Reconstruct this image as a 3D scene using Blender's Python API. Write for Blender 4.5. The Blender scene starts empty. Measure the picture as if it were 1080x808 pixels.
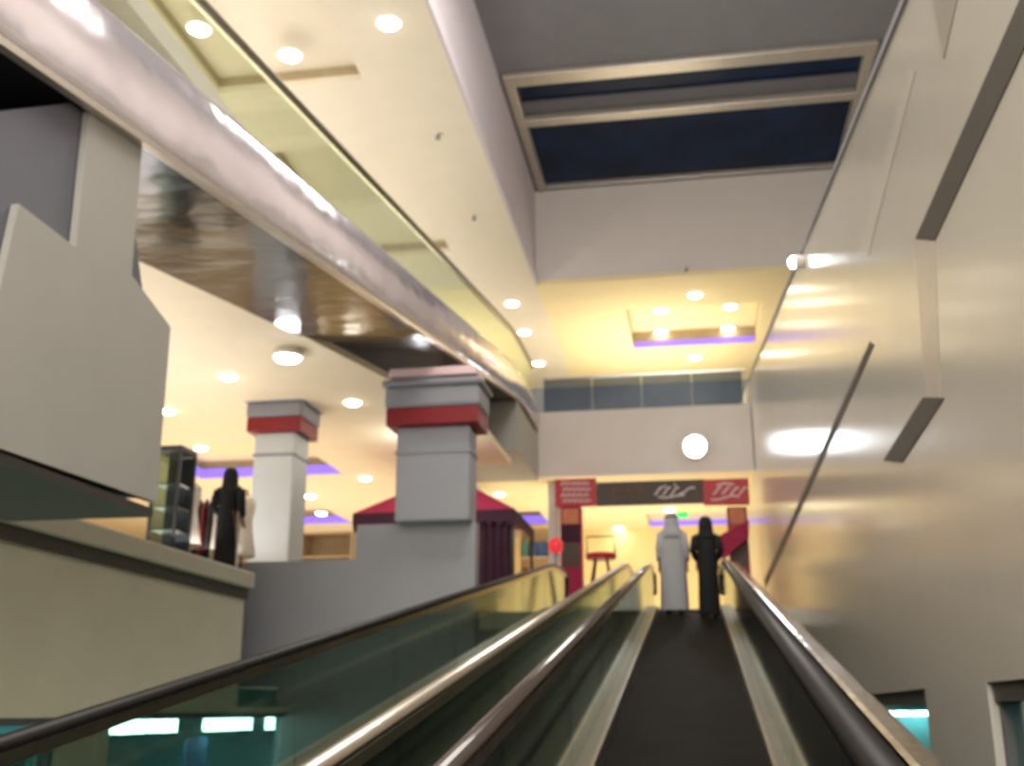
import bpy, bmesh, math, random
from mathutils import Vector, Matrix
random.seed(7)
sc = bpy.context.scene
COL = sc.collection
PI = math.pi

# ------------------------------------------------------------------ camera frame
F = 1150.0                                   # focal length in pixels of the 1080x808 frame
def nrm(v):
    n = math.sqrt(sum(a*a for a in v)); return tuple(a/n for a in v)
Yc = nrm((200, -346, 1150)); _p = math.atan2(346, 1150)
Zc = (0, math.cos(_p), math.sin(_p))
Xc = (-(Yc[1]*Zc[2]-Yc[2]*Zc[1]), -(Yc[2]*Zc[0]-Yc[0]*Zc[2]), -(Yc[0]*Zc[1]-Yc[1]*Zc[0]))
def ray(px, py):
    c = (px-540, -(py-404), F)
    return tuple(sum(a*b for a, b in zip(c, B)) for B in (Xc, Yc, Zc))
def onX(px, py, X): r = ray(px, py); t = X/r[0]; return Vector(tuple(a*t for a in r))
def onY(px, py, Y): r = ray(px, py); t = Y/r[1]; return Vector(tuple(a*t for a in r))
def onZ(px, py, Z): r = ray(px, py); t = Z/r[2]; return Vector(tuple(a*t for a in r))

cam_d = bpy.data.cameras.new('camera'); cam = bpy.data.objects.new('camera', cam_d); COL.objects.link(cam)
cam_d.sensor_width = 36; cam_d.lens = 36*F/1080
M = Matrix(((Xc[0], Xc[1], -Xc[2], 0), (Yc[0], Yc[1], -Yc[2], 0), (Zc[0], Zc[1], -Zc[2], 0), (0, 0, 0, 1)))
cam.matrix_world = M
cam_d.clip_start = .05; cam_d.clip_end = 300
cam_d.dof.use_dof = True; cam_d.dof.focus_distance = 1.5; cam_d.dof.aperture_fstop = 6.0
sc.camera = cam

# ------------------------------------------------------------------ materials
def mat(name, col, rough=.6, metal=0., noise=.05, scale=6., bump=0., bscale=30., spec=.5, emit=None, estr=0., coat=0.):
    m = bpy.data.materials.new(name); m.use_nodes = True
    nt = m.node_tree; b = nt.nodes['Principled BSDF']
    b.inputs['Roughness'].default_value = rough; b.inputs['Metallic'].default_value = metal
    b.inputs['Specular IOR Level'].default_value = spec
    b.inputs['Coat Weight'].default_value = coat
    tc = nt.nodes.new('ShaderNodeTexCoord')
    n = nt.nodes.new('ShaderNodeTexNoise'); n.inputs['Scale'].default_value = scale; n.inputs['Detail'].default_value = 4
    nt.links.new(tc.outputs['Object'], n.inputs['Vector'])
    r = nt.nodes.new('ShaderNodeValToRGB')
    lo = [max(0, c*(1-noise)) for c in col]; hi = [min(1, c*(1+noise)) for c in col]
    r.color_ramp.elements[0].position = .3; r.color_ramp.elements[0].color = (*lo, 1)
    r.color_ramp.elements[1].position = .7; r.color_ramp.elements[1].color = (*hi, 1)
    nt.links.new(n.outputs['Fac'], r.inputs['Fac']); nt.links.new(r.outputs['Color'], b.inputs['Base Color'])
    if bump:
        n2 = nt.nodes.new('ShaderNodeTexNoise'); n2.inputs['Scale'].default_value = bscale
        nt.links.new(tc.outputs['Object'], n2.inputs['Vector'])
        bp = nt.nodes.new('ShaderNodeBump'); bp.inputs['Strength'].default_value = bump; bp.inputs['Distance'].default_value = .05
        nt.links.new(n2.outputs['Fac'], bp.inputs['Height']); nt.links.new(bp.outputs['Normal'], b.inputs['Normal'])
    if emit:
        b.inputs['Emission Color'].default_value = (*emit, 1); b.inputs['Emission Strength'].default_value = estr
    return m
def S(r, g, b):                                # sRGB bytes to linear
    f = lambda c: (c/255/12.92) if c/255 <= .04045 else ((c/255+.055)/1.055)**2.4
    return (f(r), f(g), f(b))
def glass(name, tint, gloss=.06, refl=.04):
    m = bpy.data.materials.new(name); m.use_nodes = True; nt = m.node_tree; nt.nodes.clear()
    o = nt.nodes.new('ShaderNodeOutputMaterial'); t = nt.nodes.new('ShaderNodeBsdfTransparent'); g = nt.nodes.new('ShaderNodeBsdfGlossy')
    t.inputs['Color'].default_value = (*tint, 1); g.inputs['Roughness'].default_value = gloss; g.inputs['Color'].default_value = (.85, .92, .9, 1)
    lw = nt.nodes.new('ShaderNodeLayerWeight'); lw.inputs['Blend'].default_value = .5
    pw = nt.nodes.new('ShaderNodeMath'); pw.operation = 'POWER'; pw.inputs[1].default_value = 4.0
    fr = nt.nodes.new('ShaderNodeMath'); fr.operation = 'MULTIPLY_ADD'; fr.inputs[1].default_value = .8; fr.inputs[2].default_value = refl
    nt.links.new(lw.outputs['Facing'], pw.inputs[0]); nt.links.new(pw.outputs[0], fr.inputs[0])
    n = nt.nodes.new('ShaderNodeTexNoise'); n.inputs['Scale'].default_value = 1.2
    bp = nt.nodes.new('ShaderNodeBump'); bp.inputs['Strength'].default_value = .02
    nt.links.new(n.outputs['Fac'], bp.inputs['Height']); nt.links.new(bp.outputs['Normal'], g.inputs['Normal'])
    mx = nt.nodes.new('ShaderNodeMixShader')
    nt.links.new(fr.outputs[0], mx.inputs[0]); nt.links.new(t.outputs[0], mx.inputs[1]); nt.links.new(g.outputs[0], mx.inputs[2])
    nt.links.new(mx.outputs[0], o.inputs['Surface'])
    return m
MT = dict(
    wall_r=mat('wall_paint_glossy', S(200, 194, 182), .18, noise=.02, scale=1.2, spec=.28),
    wall_l=mat('wall_paint_beige', S(206, 198, 176), .6, noise=.04, scale=1.5),
    ceil=mat('ceiling_cream', S(232, 224, 206), .75, noise=.02, scale=2),
    ceil_y=mat('ceiling_warm', S(242, 226, 182), .75, noise=.02, scale=2),
    ceil_w=mat('ceiling_warm_orange', S(240, 224, 192), .75, noise=.02, scale=2),
    white=mat('white_plaster', S(222, 214, 208), .7, noise=.02, scale=2),
    lilac=mat('lilac_white_paint', S(210, 202, 208), .7, noise=.02, scale=2),
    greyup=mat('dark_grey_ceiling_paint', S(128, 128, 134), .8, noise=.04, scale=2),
    panel=mat('grey_board', S(164, 161, 154), .6, noise=.03, scale=2),
    panel_d=mat('shadow_grey_board', S(104, 104, 112), .7, noise=.03, scale=2),  # darker copy of the grey board, recess shade put into its colour
    column=mat('grey_blue_paint', S(146, 146, 152), .55, noise=.03, scale=2),
    column_s=mat('pale_grey_paint', S(196, 200, 198), .55, noise=.03, scale=2),
    capital=mat('mid_grey_paint', S(140, 140, 146), .6, noise=.03, scale=2),
    pink=mat('pink_white_trim', S(226, 196, 196), .5, noise=.03),
    redband=mat('dark_red_band', S(128, 8, 18), .5, noise=.06),
    trim_d=mat('painted_shade_brown', S(66, 60, 52), .6, noise=.08),  # brown standing in for shade in wall recesses and under the ledge
    trim_c=mat('ceiling_groove_tan', S(176, 160, 128), .7, noise=.05),
    frame=mat('skylight_frame_metal', S(190, 182, 170), .35, metal=.6, noise=.05),
    night=mat('night_glass', S(10, 34, 66), .4, noise=.45, scale=.7, spec=.12),
    steel=mat('polished_steel_cladding', S(232, 224, 230), .2, metal=.8, noise=.05, scale=1.2, bump=.8, bscale=1.3),
    steel_p=mat('brushed_steel', S(200, 190, 178), .28, metal=1., noise=.08, scale=4, bump=.05, bscale=6),
    soffit=mat('dark_mirror_soffit', S(84, 82, 80), .16, metal=1., noise=.35, scale=.9, bump=.35, bscale=1.6),
    rubber=mat('black_handrail_rubber', S(26, 23, 22), .42, noise=.1, spec=.35),
    rubber_b=mat('glossy_brown_handrail', S(60, 48, 44), .18, noise=.1, spec=.8, coat=.6),
    belt=None,
    deck=mat('aluminium_deck', S(150, 144, 132), .4, metal=.8, noise=.08, scale=5),
    dark=mat('dark_truss_cladding', S(48, 45, 41), .5, noise=.1),
    glass_r=glass('green_tinted_glass', (.50, .58, .52), .07, .06),
    glass_u=glass('pale_green_glass', (.90, .93, .82), .08, .02),
    glass_w=glass('clear_glass', (.8, .9, .9)),
    teal=mat('teal_wall_paint', S(64, 120, 122), .6, noise=.25, scale=1.5),
    bluewall=mat('blue_grey_shopfront', S(140, 148, 164), .4, noise=.12, scale=1.2),
    floor=mat('pale_floor_tile', S(214, 204, 186), .2, noise=.04, scale=1.5),
    warmwall=mat('warm_shop_wall', S(244, 222, 168), .7, noise=.04, scale=1.2),
    lens=mat('downlight_lens', (1, .95, .85), .4, emit=(1, .9, .72), estr=26, noise=0.01),
    lens_c=mat('floodlight_lens', (1, 1, 1), .4, emit=(.9, .95, 1), estr=40, noise=0.01),
    ring=mat('downlight_ring', S(230, 224, 214), .4, noise=.02),
    purple=mat('purple_led_strip', S(120, 90, 230), .4, emit=(.30, .20, .95), estr=.9, noise=.03),
    tealamp=mat('cool_light_panel', (1, 1, 1), .4, emit=(.75, 1, 1), estr=24, noise=.01),
    signbrown=mat('dark_brown_board', S(62, 46, 32), .5, noise=.18, scale=3),
    signred=mat('red_sign_panel', S(176, 24, 36), .45, noise=.08),
    ink=mat('white_lettering', S(226, 216, 220), .5, noise=.02),
    ink_o=mat('faded_orange_lettering', S(128, 82, 48), .5, noise=.05),
    orange=mat('orange_brown_print', S(190, 108, 66), .5, noise=.15),
    maroon=mat('maroon_cloth', S(150, 26, 68), .8, noise=.12),
    plum=mat('dark_plum_cloth', S(56, 20, 42), .85, noise=.2),
    green=mat('green_lit_sign', S(30, 190, 90), .4, emit=(.02, .8, .15), estr=1.0, noise=.03),
    redlit=mat('red_lit_plastic', S(220, 40, 50), .4, emit=(.8, .05, .07), estr=.5, noise=.03),
    thobe=mat('white_thobe_cotton', S(166, 166, 170), .8, noise=.04, scale=8),
    black=mat('black_abaya_cloth', S(14, 13, 15), .85, noise=.2, scale=8),
    skin=mat('skin', S(150, 106, 84), .6, noise=.06),
    leather=mat('dark_leather', S(40, 30, 26), .5, noise=.1),
    formcream=mat('cream_fabric', S(236, 222, 200), .8, noise=.05),
    darkstock=mat('dark_clothing', S(48, 40, 38), .85, noise=.4, scale=5),
    wood=mat('pale_wood', S(206, 180, 142), .5, noise=.08),
    goods_a=mat('teal_box', S(70, 120, 120), .6, noise=.1), goods_b=mat('cream_box', S(206, 196, 160), .6, noise=.1),
    goods_c=mat('dark_red_box', S(110, 34, 34), .6, noise=.1), goods_d=mat('blue_box', S(40, 80, 140), .6, noise=.1),
    blueposter=mat('blue_poster', S(36, 104, 160), .5, noise=.15),
)
def belt_mat():
    m = mat('grooved_belt_rubber', S(26, 24, 23), .6, noise=.25, scale=2.5, spec=.03)
    nt = m.node_tree; b = nt.nodes['Principled BSDF']
    tc = nt.nodes.new('ShaderNodeTexCoord'); w = nt.nodes.new('ShaderNodeTexWave'); w.bands_direction = 'X'; w.inputs['Scale'].default_value = 22
    w2 = nt.nodes.new('ShaderNodeTexWave'); w2.bands_direction = 'Y'; w2.inputs['Scale'].default_value = 2.4
    nt.links.new(tc.outputs['Object'], w.inputs['Vector']); nt.links.new(tc.outputs['Object'], w2.inputs['Vector'])
    mx = nt.nodes.new('ShaderNodeMath'); mx.operation = 'ADD'
    nt.links.new(w.outputs['Fac'], mx.inputs[0]); nt.links.new(w2.outputs['Fac'], mx.inputs[1])
    bp = nt.nodes.new('ShaderNodeBump'); bp.inputs['Strength'].default_value = .25; bp.inputs['Distance'].default_value = .01
    nt.links.new(mx.outputs[0], bp.inputs['Height']); nt.links.new(bp.outputs['Normal'], b.inputs['Normal'])
    return m
MT['belt'] = belt_mat()

# ------------------------------------------------------------------ object helpers
def wloc(o):
    v = Vector((0, 0, 0))
    while o: v += o.location; o = o.parent
    return v
def build(name, bm, m, parent=None, smooth=False, bevel=0., origin=True):
    """links a bmesh (world coordinates) as ONE object; the origin goes to its base"""
    bmesh.ops.recalc_face_normals(bm, faces=bm.faces)
    xs = [v.co for v in bm.verts]
    o0 = Vector(((min(v.x for v in xs)+max(v.x for v in xs))/2, (min(v.y for v in xs)+max(v.y for v in xs))/2, min(v.z for v in xs)))
    for v in bm.verts: v.co -= o0
    me = bpy.data.meshes.new(name); bm.to_mesh(me); bm.free()
    me.materials.append(m)
    if smooth:
        for p in me.polygons: p.use_smooth = True
    o = bpy.data.objects.new(name, me); COL.objects.link(o)
    if parent: o.parent = parent; o.location = o0 - wloc(parent)
    else: o.location = o0
    if bevel:
        b = o.modifiers.new('bevel', 'BEVEL'); b.width = bevel; b.segments = 2; b.limit_method = 'ANGLE'
    return o
def tag(o, label, cat, group=None, kind=None):
    o['label'] = label; o['category'] = cat
    if group: o['group'] = group
    if kind: o['kind'] = kind
    return o
def thing(name, loc, label, cat, group=None):
    o = bpy.data.objects.new(name, None); COL.objects.link(o); o.location = loc; o.empty_display_size = .2
    return tag(o, label, cat, group)
def struct(name, bm, m, bevel=0., smooth=False, label=None):
    o = build(name, bm, m, None, smooth, bevel); o['kind'] = 'structure'
    if label: o['label'] = label
    return o
def B(): return bmesh.new()
def box(bm, x0, x1, y0, y1, z0, z1):
    vs = [bm.verts.new((x, y, z)) for x in (x0, x1) for y in (y0, y1) for z in (z0, z1)]
    for f in ((0, 1, 3, 2), (4, 6, 7, 5), (0, 4, 5, 1), (2, 3, 7, 6), (0, 2, 6, 4), (1, 5, 7, 3)):
        bm.faces.new([vs[i] for i in f])
    return bm
def bx(*a): return box(B(), *a)
def prism(bm, pts, d):
    """polygon of Vectors extruded by vector d"""
    a = [bm.verts.new(p) for p in pts]; b = [bm.verts.new(Vector(p)+Vector(d)) for p in pts]
    bm.faces.new(a); bm.faces.new(list(reversed(b)))
    n = len(pts)
    for i in range(n): bm.faces.new((a[i], a[(i+1) % n], b[(i+1) % n], b[i]))
    return bm
def sweep(bm, path, prof, closed=True):
    """profile of (x, n) swept along a path of (y, z); n is across the path, upward"""
    rings = []
    n = len(path)
    for i, (y, z) in enumerate(path):
        p = path[max(0, i-1)]; q = path[min(n-1, i+1)]
        d = Vector((q[0]-p[0], q[1]-p[1])); d.normalize()
        nx, nz = -d.y, d.x
        rings.append([bm.verts.new((x, y+nx*h, z+nz*h)) for x, h in prof])
    k = len(prof)
    for i in range(n-1):
        for j in range(k if closed else k-1):
            bm.faces.new((rings[i][j], rings[i][(j+1) % k], rings[i+1][(j+1) % k], rings[i+1][j]))
    if closed:
        bm.faces.new(rings[0]); bm.faces.new(list(reversed(rings[-1])))
    return bm
def lathe(bm, c, prof, n=20, sx=1., sy=1.):
    """rings of (radius, height) about a vertical axis at c"""
    rs = []
    for r, h in prof:
        rs.append([bm.verts.new((c[0]+r*sx*math.cos(2*PI*i/n), c[1]+r*sy*math.sin(2*PI*i/n), c[2]+h)) for i in range(n)])
    for a, b in zip(rs, rs[1:]):
        for i in range(n): bm.faces.new((a[i], a[(i+1) % n], b[(i+1) % n], b[i]))
    bm.faces.new(list(reversed(rs[0]))); bm.faces.new(rs[-1])
    return bm
def tube(bm, pts, r, n=8):
    pts = [Vector(p) for p in pts]; rings = []
    for i, p in enumerate(pts):
        d = (pts[min(i+1, len(pts)-1)]-pts[max(i-1, 0)]).normalized()
        a = d.cross(Vector((0, 0, 1)) if abs(d.z) < .9 else Vector((0, 1, 0))).normalized(); b = d.cross(a)
        rr = r[i] if isinstance(r, (list, tuple)) else r
        rings.append([bm.verts.new(p+a*rr*math.cos(2*PI*k/n)+b*rr*math.sin(2*PI*k/n)) for k in range(n)])
    for u, v in zip(rings, rings[1:]):
        for k in range(n): bm.faces.new((u[k], u[(k+1) % n], v[(k+1) % n], v[k]))
    bm.faces.new(rings[0]); bm.faces.new(list(reversed(rings[-1])))
    return bm
def holed(x0, x1, y0, y1, z0, z1, holes):
    """a horizontal slab with rectangular holes"""
    bm = B()
    xs = sorted({x0, x1, *[h[0] for h in holes], *[h[1] for h in holes]}); ys = sorted({y0, y1, *[h[2] for h in holes], *[h[3] for h in holes]})
    for a, b in zip(xs, xs[1:]):
        for c, d in zip(ys, ys[1:]):
            mx, my = (a+b)/2, (c+d)/2
            if any(h[0] < mx < h[1] and h[2] < my < h[3] for h in holes): continue
            box(bm, a, b, c, d, z0, z1)
    return bm
def holed_x(x0, x1, y0, y1, z0, z1, holes):
    """a vertical slab in the YZ plane with holes (y0,y1,z0,z1)"""
    bm = B()
    ys = sorted({y0, y1, *[h[0] for h in holes], *[h[1] for h in holes]}); zs = sorted({z0, z1, *[h[2] for h in holes], *[h[3] for h in holes]})
    for a, b in zip(ys, ys[1:]):
        for c, d in zip(zs, zs[1:]):
            my, mz = (a+b)/2, (c+d)/2
            if any(h[0] < my < h[1] and h[2] < mz < h[3] for h in holes): continue
            box(bm, x0, x1, a, b, c, d)
    return bm
def copy_tree(o, loc):
    r = o.copy(); COL.objects.link(r); r.location = loc
    for ch in o.children:
        c = ch.copy(); COL.objects.link(c); c.parent = r
        for g in ch.children:
            d = g.copy(); COL.objects.link(d); d.parent = c
    return r

# ------------------------------------------------------------------ main measures (camera at the origin)
SL = 0.1677                 # slope of the moving walks
H = 1.674                   # belt below the camera
ZF = 1.78                   # upper floor
YE = (ZF+H)/SL              # where the belt meets the upper floor
ZL = -4.2                   # lower floor
XR = 1.55                   # right wall
XL = -6.0                   # left wall below the upper floor
ZC = 10.3                   # main ceiling
ZT = 12.9                   # ceiling of the well with the skylight
YW = 25.4                   # far wall of the well
XO = -3.62                  # left edge of the ceiling opening
Y3 = 26.5                   # front of the level-3 slab
Z3 = 7.2; Z3b = 5.58        # level-3 floor and its underside
ZCL = 5.15                  # ceiling under level 3, left side

# ------------------------------------------------------------------ shell: right wall
top = lambda y: 2.2*XR + SL*y
def right_wall():
    bm = B()
    holes = [(3.2, 6.55, -2.6, .15), (8.3, 11.9, -2.6, .10)]
    y0, y1 = -3.0, 35.2
    ys = sorted([y0, y1, 3.2, 6.55, 8.3, 11.9, 26.5])
    for a, b in zip(ys, ys[1:]):
        zs = [(ZL, -2.6), (-2.6, .15), (.15, None)]
        for lo, hi in zs:
            if hi == .15 and any(h[0] <= a and b <= h[1] for h in holes): continue
            if hi is None:
                prism(bm, [Vector((XR, a, lo)), Vector((XR, b, lo)), Vector((XR, b, top(b))), Vector((XR, a, top(a)))], (.3, 0, 0))
            else: box(bm, XR, XR+.3, a, b, lo, hi)
    return struct('wall_right', bm, MT['wall_r'])
right_wall()
# dark strips, recess shade put into their colour, and the raised band on the right wall
zs1 = 1.85*XR
def wall_trim(n, pts, t, m):
    bm = prism(B(), pts, (-t*.3, 0, 0)); struct('trim_%d' % n, bm, m)
def band(y0, y1, z, w): return [Vector((XR, y0, z-w/2)), Vector((XR, y1, z-w/2)), Vector((XR, y1, z+w/2)), Vector((XR, y0, z+w/2))]
a = onX(920, 360, XR); b_ = onX(805, 620, XR)
wall_trim(1, [onX(918, 360, XR), onX(806, 612, XR), onX(808, 620, XR), onX(922, 364, XR)], .02, MT['trim_d'])
wall_trim(2, [onX(1085, -20, XR), onX(966, 252, XR), onX(986, 254, XR), onX(1100, 10, XR)], .02, MT['trim_d'])
wall_trim(3, [onX(974, 419, XR), onX(932, 486, XR), onX(952, 488, XR), onX(996, 420, XR)], .02, MT['trim_d'])
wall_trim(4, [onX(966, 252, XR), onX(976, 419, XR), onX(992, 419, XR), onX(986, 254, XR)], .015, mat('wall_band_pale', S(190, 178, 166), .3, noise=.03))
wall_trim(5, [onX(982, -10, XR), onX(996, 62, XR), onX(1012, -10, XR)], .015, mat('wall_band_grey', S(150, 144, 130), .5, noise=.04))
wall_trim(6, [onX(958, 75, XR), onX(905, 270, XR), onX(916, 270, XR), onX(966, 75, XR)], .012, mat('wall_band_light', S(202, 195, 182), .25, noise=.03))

# glass balustrade along the sloping top of the right wall
gb = thing('glass_balustrade', (XR+.15, 10, top(10)), 'glass balustrade with dark green edge on the sloping top of the right wall', 'balustrade')
for i in range(13):
    y0 = .5+2.0*i; y1 = y0+1.94
    build('glass_panel', prism(B(), [Vector((XR+.13, y0, top(y0))), Vector((XR+.13, y1, top(y1))), Vector((XR+.13, y1, top(y1)+.16)), Vector((XR+.13, y0, top(y0)+.16))], (.012, 0, 0)), MT['glass_r'], gb)
build('base_rail', sweep(B(), [(.5, top(.5)), (26.5, top(26.5))], [(XR-.02, -.03), (XR+.30, -.03), (XR+.30, .03), (XR-.02, .03)]), MT['capital'], gb)
build('hand_rail', sweep(B(), [(.5, top(.5)+.18), (26.5, top(26.5)+.18)], [(XR+.11+.03*math.cos(k*PI/4), .025*math.sin(k*PI/4)) for k in range(8)]), mat('dark_green_rail', S(70, 76, 70), .3, metal=.4), gb, smooth=True)
# upper right side above the wall
struct('wall_upper_right', bx(4.4, 4.65, -2, 35.2, 5, ZT+.2), MT['white'])
struct('wall_upper_back', bx(-14, 4.4, 34.6, 34.9, Z3, ZC+.2), MT['bluewall'])

# ------------------------------------------------------------------ ceilings and the skylight well
def cv(px0, py0, px1, py1, z):
    a = onZ(px0, py0, z); b = onZ(px1, py1, z); return a, b
t1 = onZ(383, 84, ZC); t2 = onZ(476, 266, ZC)
TR1 = (t1.x-2.6, t1.x, t1.y-7.2, t1.y); TR2 = (t2.x-2.4, t2.x, t2.y-5.2, t2.y)
struct('ceiling_left', holed(-15, XO, -2, 34.8, ZC, ZC+.12, [TR1, TR2]), MT['ceil'])
f0 = onZ(797, 361, ZC); f1 = onZ(667, 364, ZC)
TRF = (f1.x, f0.x, f0.y-3.3, f0.y)
struct('ceiling_far', holed(XO, 4.4, YW, 34.8, ZC, ZC+.12, [TRF]), MT['ceil_y'])
struct('wall_well_left', bx(XO-.25, XO, -2, YW, ZC+.12, ZT), MT['lilac'])
struct('wall_well_far', bx(XO-.25, 4.4, YW, YW+.2, ZC+.12, ZT), MT['white'])
# lilac lip round the opening
struct('trim_7', bx(XO, XO+.06, -2, YW, ZC-.02, ZC+.22), MT['lilac'])
sk = [onZ(545, 88, ZT), onZ(910, 58, ZT)]
SX0, SX1 = -3.33, 3.93; SY0, SY1 = 20.3, YW-.15
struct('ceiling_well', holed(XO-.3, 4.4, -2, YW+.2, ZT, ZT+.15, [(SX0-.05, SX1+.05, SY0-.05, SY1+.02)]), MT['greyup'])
w = bx(SX0, SX1, SY0, SY1, ZT+.12, ZT+.15); win = struct('window_1', w, MT['night'])
fr = B()
box(fr, SX0-.2, SX0, SY0-.3, SY1, ZT-.06, ZT+.12); box(fr, SX1, SX1+.2, SY0-.3, SY1, ZT-.06, ZT+.12)
box(fr, SX0-.2, SX1+.2, SY0-.42, SY0, ZT-.10, ZT+.12); box(fr, SX0, SX1, SY1-.04, SY1, ZT-.02, ZT+.12)
build('window_frame', fr, MT['frame'], win, bevel=.02)
build('window_bar', bx(SX0, SX1, 21.75, 22.05, ZT-.08, ZT+.12), MT['frame'], win, bevel=.02)
build('window_bar', bx(SX0, SX1, 21.2, 21.75, ZT+.06, ZT+.11), MT['panel_d'], win)

# ------------------------------------------------------------------ coves (ceiling recesses), some with purple strips
def cove(name, r, z, label, lamp=None, depth=.4, side=False, group=None, m=None, lamp_x=None):
    t = thing(name, ((r[0]+r[1])/2, (r[2]+r[3])/2, z), label, 'ceiling recess', group)
    bm = B(); w_ = .04
    box(bm, r[0]-w_, r[0], r[2]-w_, r[3]+w_, z+.121, z+depth); box(bm, r[1], r[1]+w_, r[2]-w_, r[3]+w_, z+.121, z+depth)
    box(bm, r[0], r[1], r[2]-w_, r[2], z+.121, z+depth); box(bm, r[0], r[1], r[3], r[3]+w_, z+.121, z+depth)
    build('cove_side', bm, m or MT['trim_c'], t)
    build('cove_lid', bx(r[0]-w_, r[1]+w_, r[2]-w_, r[3]+w_, z+depth, z+depth+.04), MT['ceil_y'] if lamp else MT['ceil'], t)
    if lamp:
        x0, x1 = lamp_x or (r[0], r[1])
        build('led_strip', bx(x0+.03, x1-.03, r[3]-.05, r[3]-.01, z+.02, z+.02+lamp), MT['purple'], t)
        if side: build('led_strip', bx(r[0]+.01, r[0]+.05, r[3]-1.6, r[3]-.08, z+.02, z+.02+lamp), MT['purple'], t)
    return t
cove('ceiling_recess', TR1, ZC, 'long grooved recess in the cream ceiling at the top, above the glass rail', depth=.3)
cove('ceiling_recess', TR2, ZC, 'smaller grooved recess in the cream ceiling farther along the glass rail', depth=.3)
cove('ceiling_cove', TRF, ZC, 'square ceiling recess with purple strip in the yellow ceiling below the skylight', lamp=.16, depth=.5)

# ------------------------------------------------------------------ level 3: slabs
struct('floor_level_three', bx(-4.0, XR-.02, Y3, 34.6, Z3b+.16, Z3), MT['white'])
struct('wall_front_bulkhead', bx(-5.6, XR-.02, Y3-.15, Y3, Z3b-.02, Z3+.02), MT['white'])
# under-ceilings of level 2
def cov(px0, py0, px1, py1, z, d): a = onZ(px0, py0, z); b = onZ(px1, py1, z); y = max(a.y, b.y); return (min(a.x, b.x), max(a.x, b.x), y-d, y)
C1 = cov(200, 500, 362, 500, ZCL, 3.2)
C2 = cov(312, 552, 372, 552, ZCL, 2.6)
C3 = cov(538, 553, 580, 553, Z3b, 2.4)
C4 = cov(684, 553, 788, 553, Z3b, 2.4)
struct('ceiling_under_left', holed(-18, -5.4, 4, 35, ZCL, ZCL+.12, [C1, C2]), MT['ceil_w'])
pt = [(-5.4, 14.0), (-4.62, 16.9), (-3.85, 19.5), (-3.85, 23.0), (-5.4, 23.0)]
struct('ceiling_under_walkway', prism(B(), [Vector((x, y, ZCL)) for x, y in pt], (0, 0, .12)), MT['ceil_w'])
struct('floor_level_three_left', bx(-18, -5.45, 4, 34.6, Z3-.25, Z3), MT['lilac'])
struct('trim_8', bx(-5.5, -5.4, 14.0, 34, ZCL+.12, Z3), MT['lilac'])
struct('ceiling_under_front', holed(-5.4, XR-.02, Y3, 35, Z3b, Z3b+.12, [C3, C4]), MT['ceil_y'])
cove('ceiling_cove', C1, ZCL, 'ceiling recess with purple strip beside the narrow column', lamp=.2, side=True)
cove('ceiling_cove', C2, ZCL, 'far ceiling recess with purple strip low behind the narrow column', lamp=.2, side=True)
cove('ceiling_cove', C3, Z3b, 'ceiling recess with purple strip right of the big grey column', lamp=.26)
cove('ceiling_cove', C4, Z3b, 'ceiling recess with purple strip behind the two people', lamp=.26)
# landing box under the top of the upper walk
struct('trim_9', bx(-5.4, -3.72, 23.0, Y3-.15, Z3b-.1, 6.6), MT['panel'])

# walls of level 2
struct('wall_back', bx(-18, XR, 35.0, 35.3, ZF-.2, Z3b+.1), MT['warmwall'])
struct('wall_far_left', bx(-18.3, -18, 0, 35.3, ZF-.2, Z3), MT['warmwall'])
# floors
fl = bx(-18, XL-.05, -2, 14.1, ZF-.2, ZF); box(fl, -18, -7.0, 14.1, 16.3, ZF-.2, ZF); box(fl, -18, XL, 16.3, 35, ZF-.2, ZF)
struct('floor_upper_left', fl, MT['floor'])
struct('floor_upper_front', bx(XL, XR, YE+.02, 35, ZF-.3, ZF), MT['floor'])
struct('floor_lower', bx(-12, XR, -4, 36, ZL-.2, ZL), MT['floor'])
struct('wall_under_landing', bx(XL, XR-.01, YE+2.5, YE+2.7, ZL, ZF-.3), MT['wall_l'])
struct('wall_upper_left_end', bx(-15, -14.8, -2, 34.8, Z3, ZC), MT['ceil'])

# left beige wall with ledge and lower shop openings
wl = holed_x(XL-.25, XL, -3, 14.1, .05, ZF-.2, [])
struct('wall_left', wl, MT['wall_l'])
low = holed_x(XL-.25, XL-.2*0, -3, 17.4, ZL, .05, [(4.5, 10.0, ZL+.2, -.06), (10.9, 17.2, ZL+.2, -.02)])
struct('wall_left_lower', low, MT['wall_l'])
struct('trim_10', bx(XL-.2, XL+.14, -3, 14.1, ZF-.2, ZF+.01), mat('ledge_cream', S(196, 188, 168), .5, noise=.03), bevel=.03)
struct('trim_11', bx(XL, XL+.05, -3, 14.1, ZF-.34, ZF-.2), MT['trim_d'])  # dark strip painted as the shadow line below the ledge
for k, (y0, y1, zt) in enumerate([(4.5, 10.0, -.06), (10.9, 17.2, -.02)]):
    o = struct('window_%d' % (k+2), bx(XL-.14, XL-.12, y0, y1, ZL+.2, zt), MT['glass_w'])
    f = B(); box(f, XL-.18, XL-.06, y0, y1, zt-.07, zt); box(f, XL-.18, XL-.06, y0, y0+.06, ZL+.2, zt-.07); box(f, XL-.18, XL-.06, y1-.06, y1, ZL+.2, zt-.07)
    build('window_frame', f, MT['panel_d'], o)
# lower shop room
sh = B(); box(sh, -11.2, -11, 3, 20.2, ZL, .3); box(sh, -11, XL-.25, 20, 20.2, ZL, .3); box(sh, -11, XL-.25, 3, 3.2, ZL, .3); box(sh, -11, XL-.25, 3.2, 20, .05, .3)
struct('wall_lower_shop', sh, MT['teal'])

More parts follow.
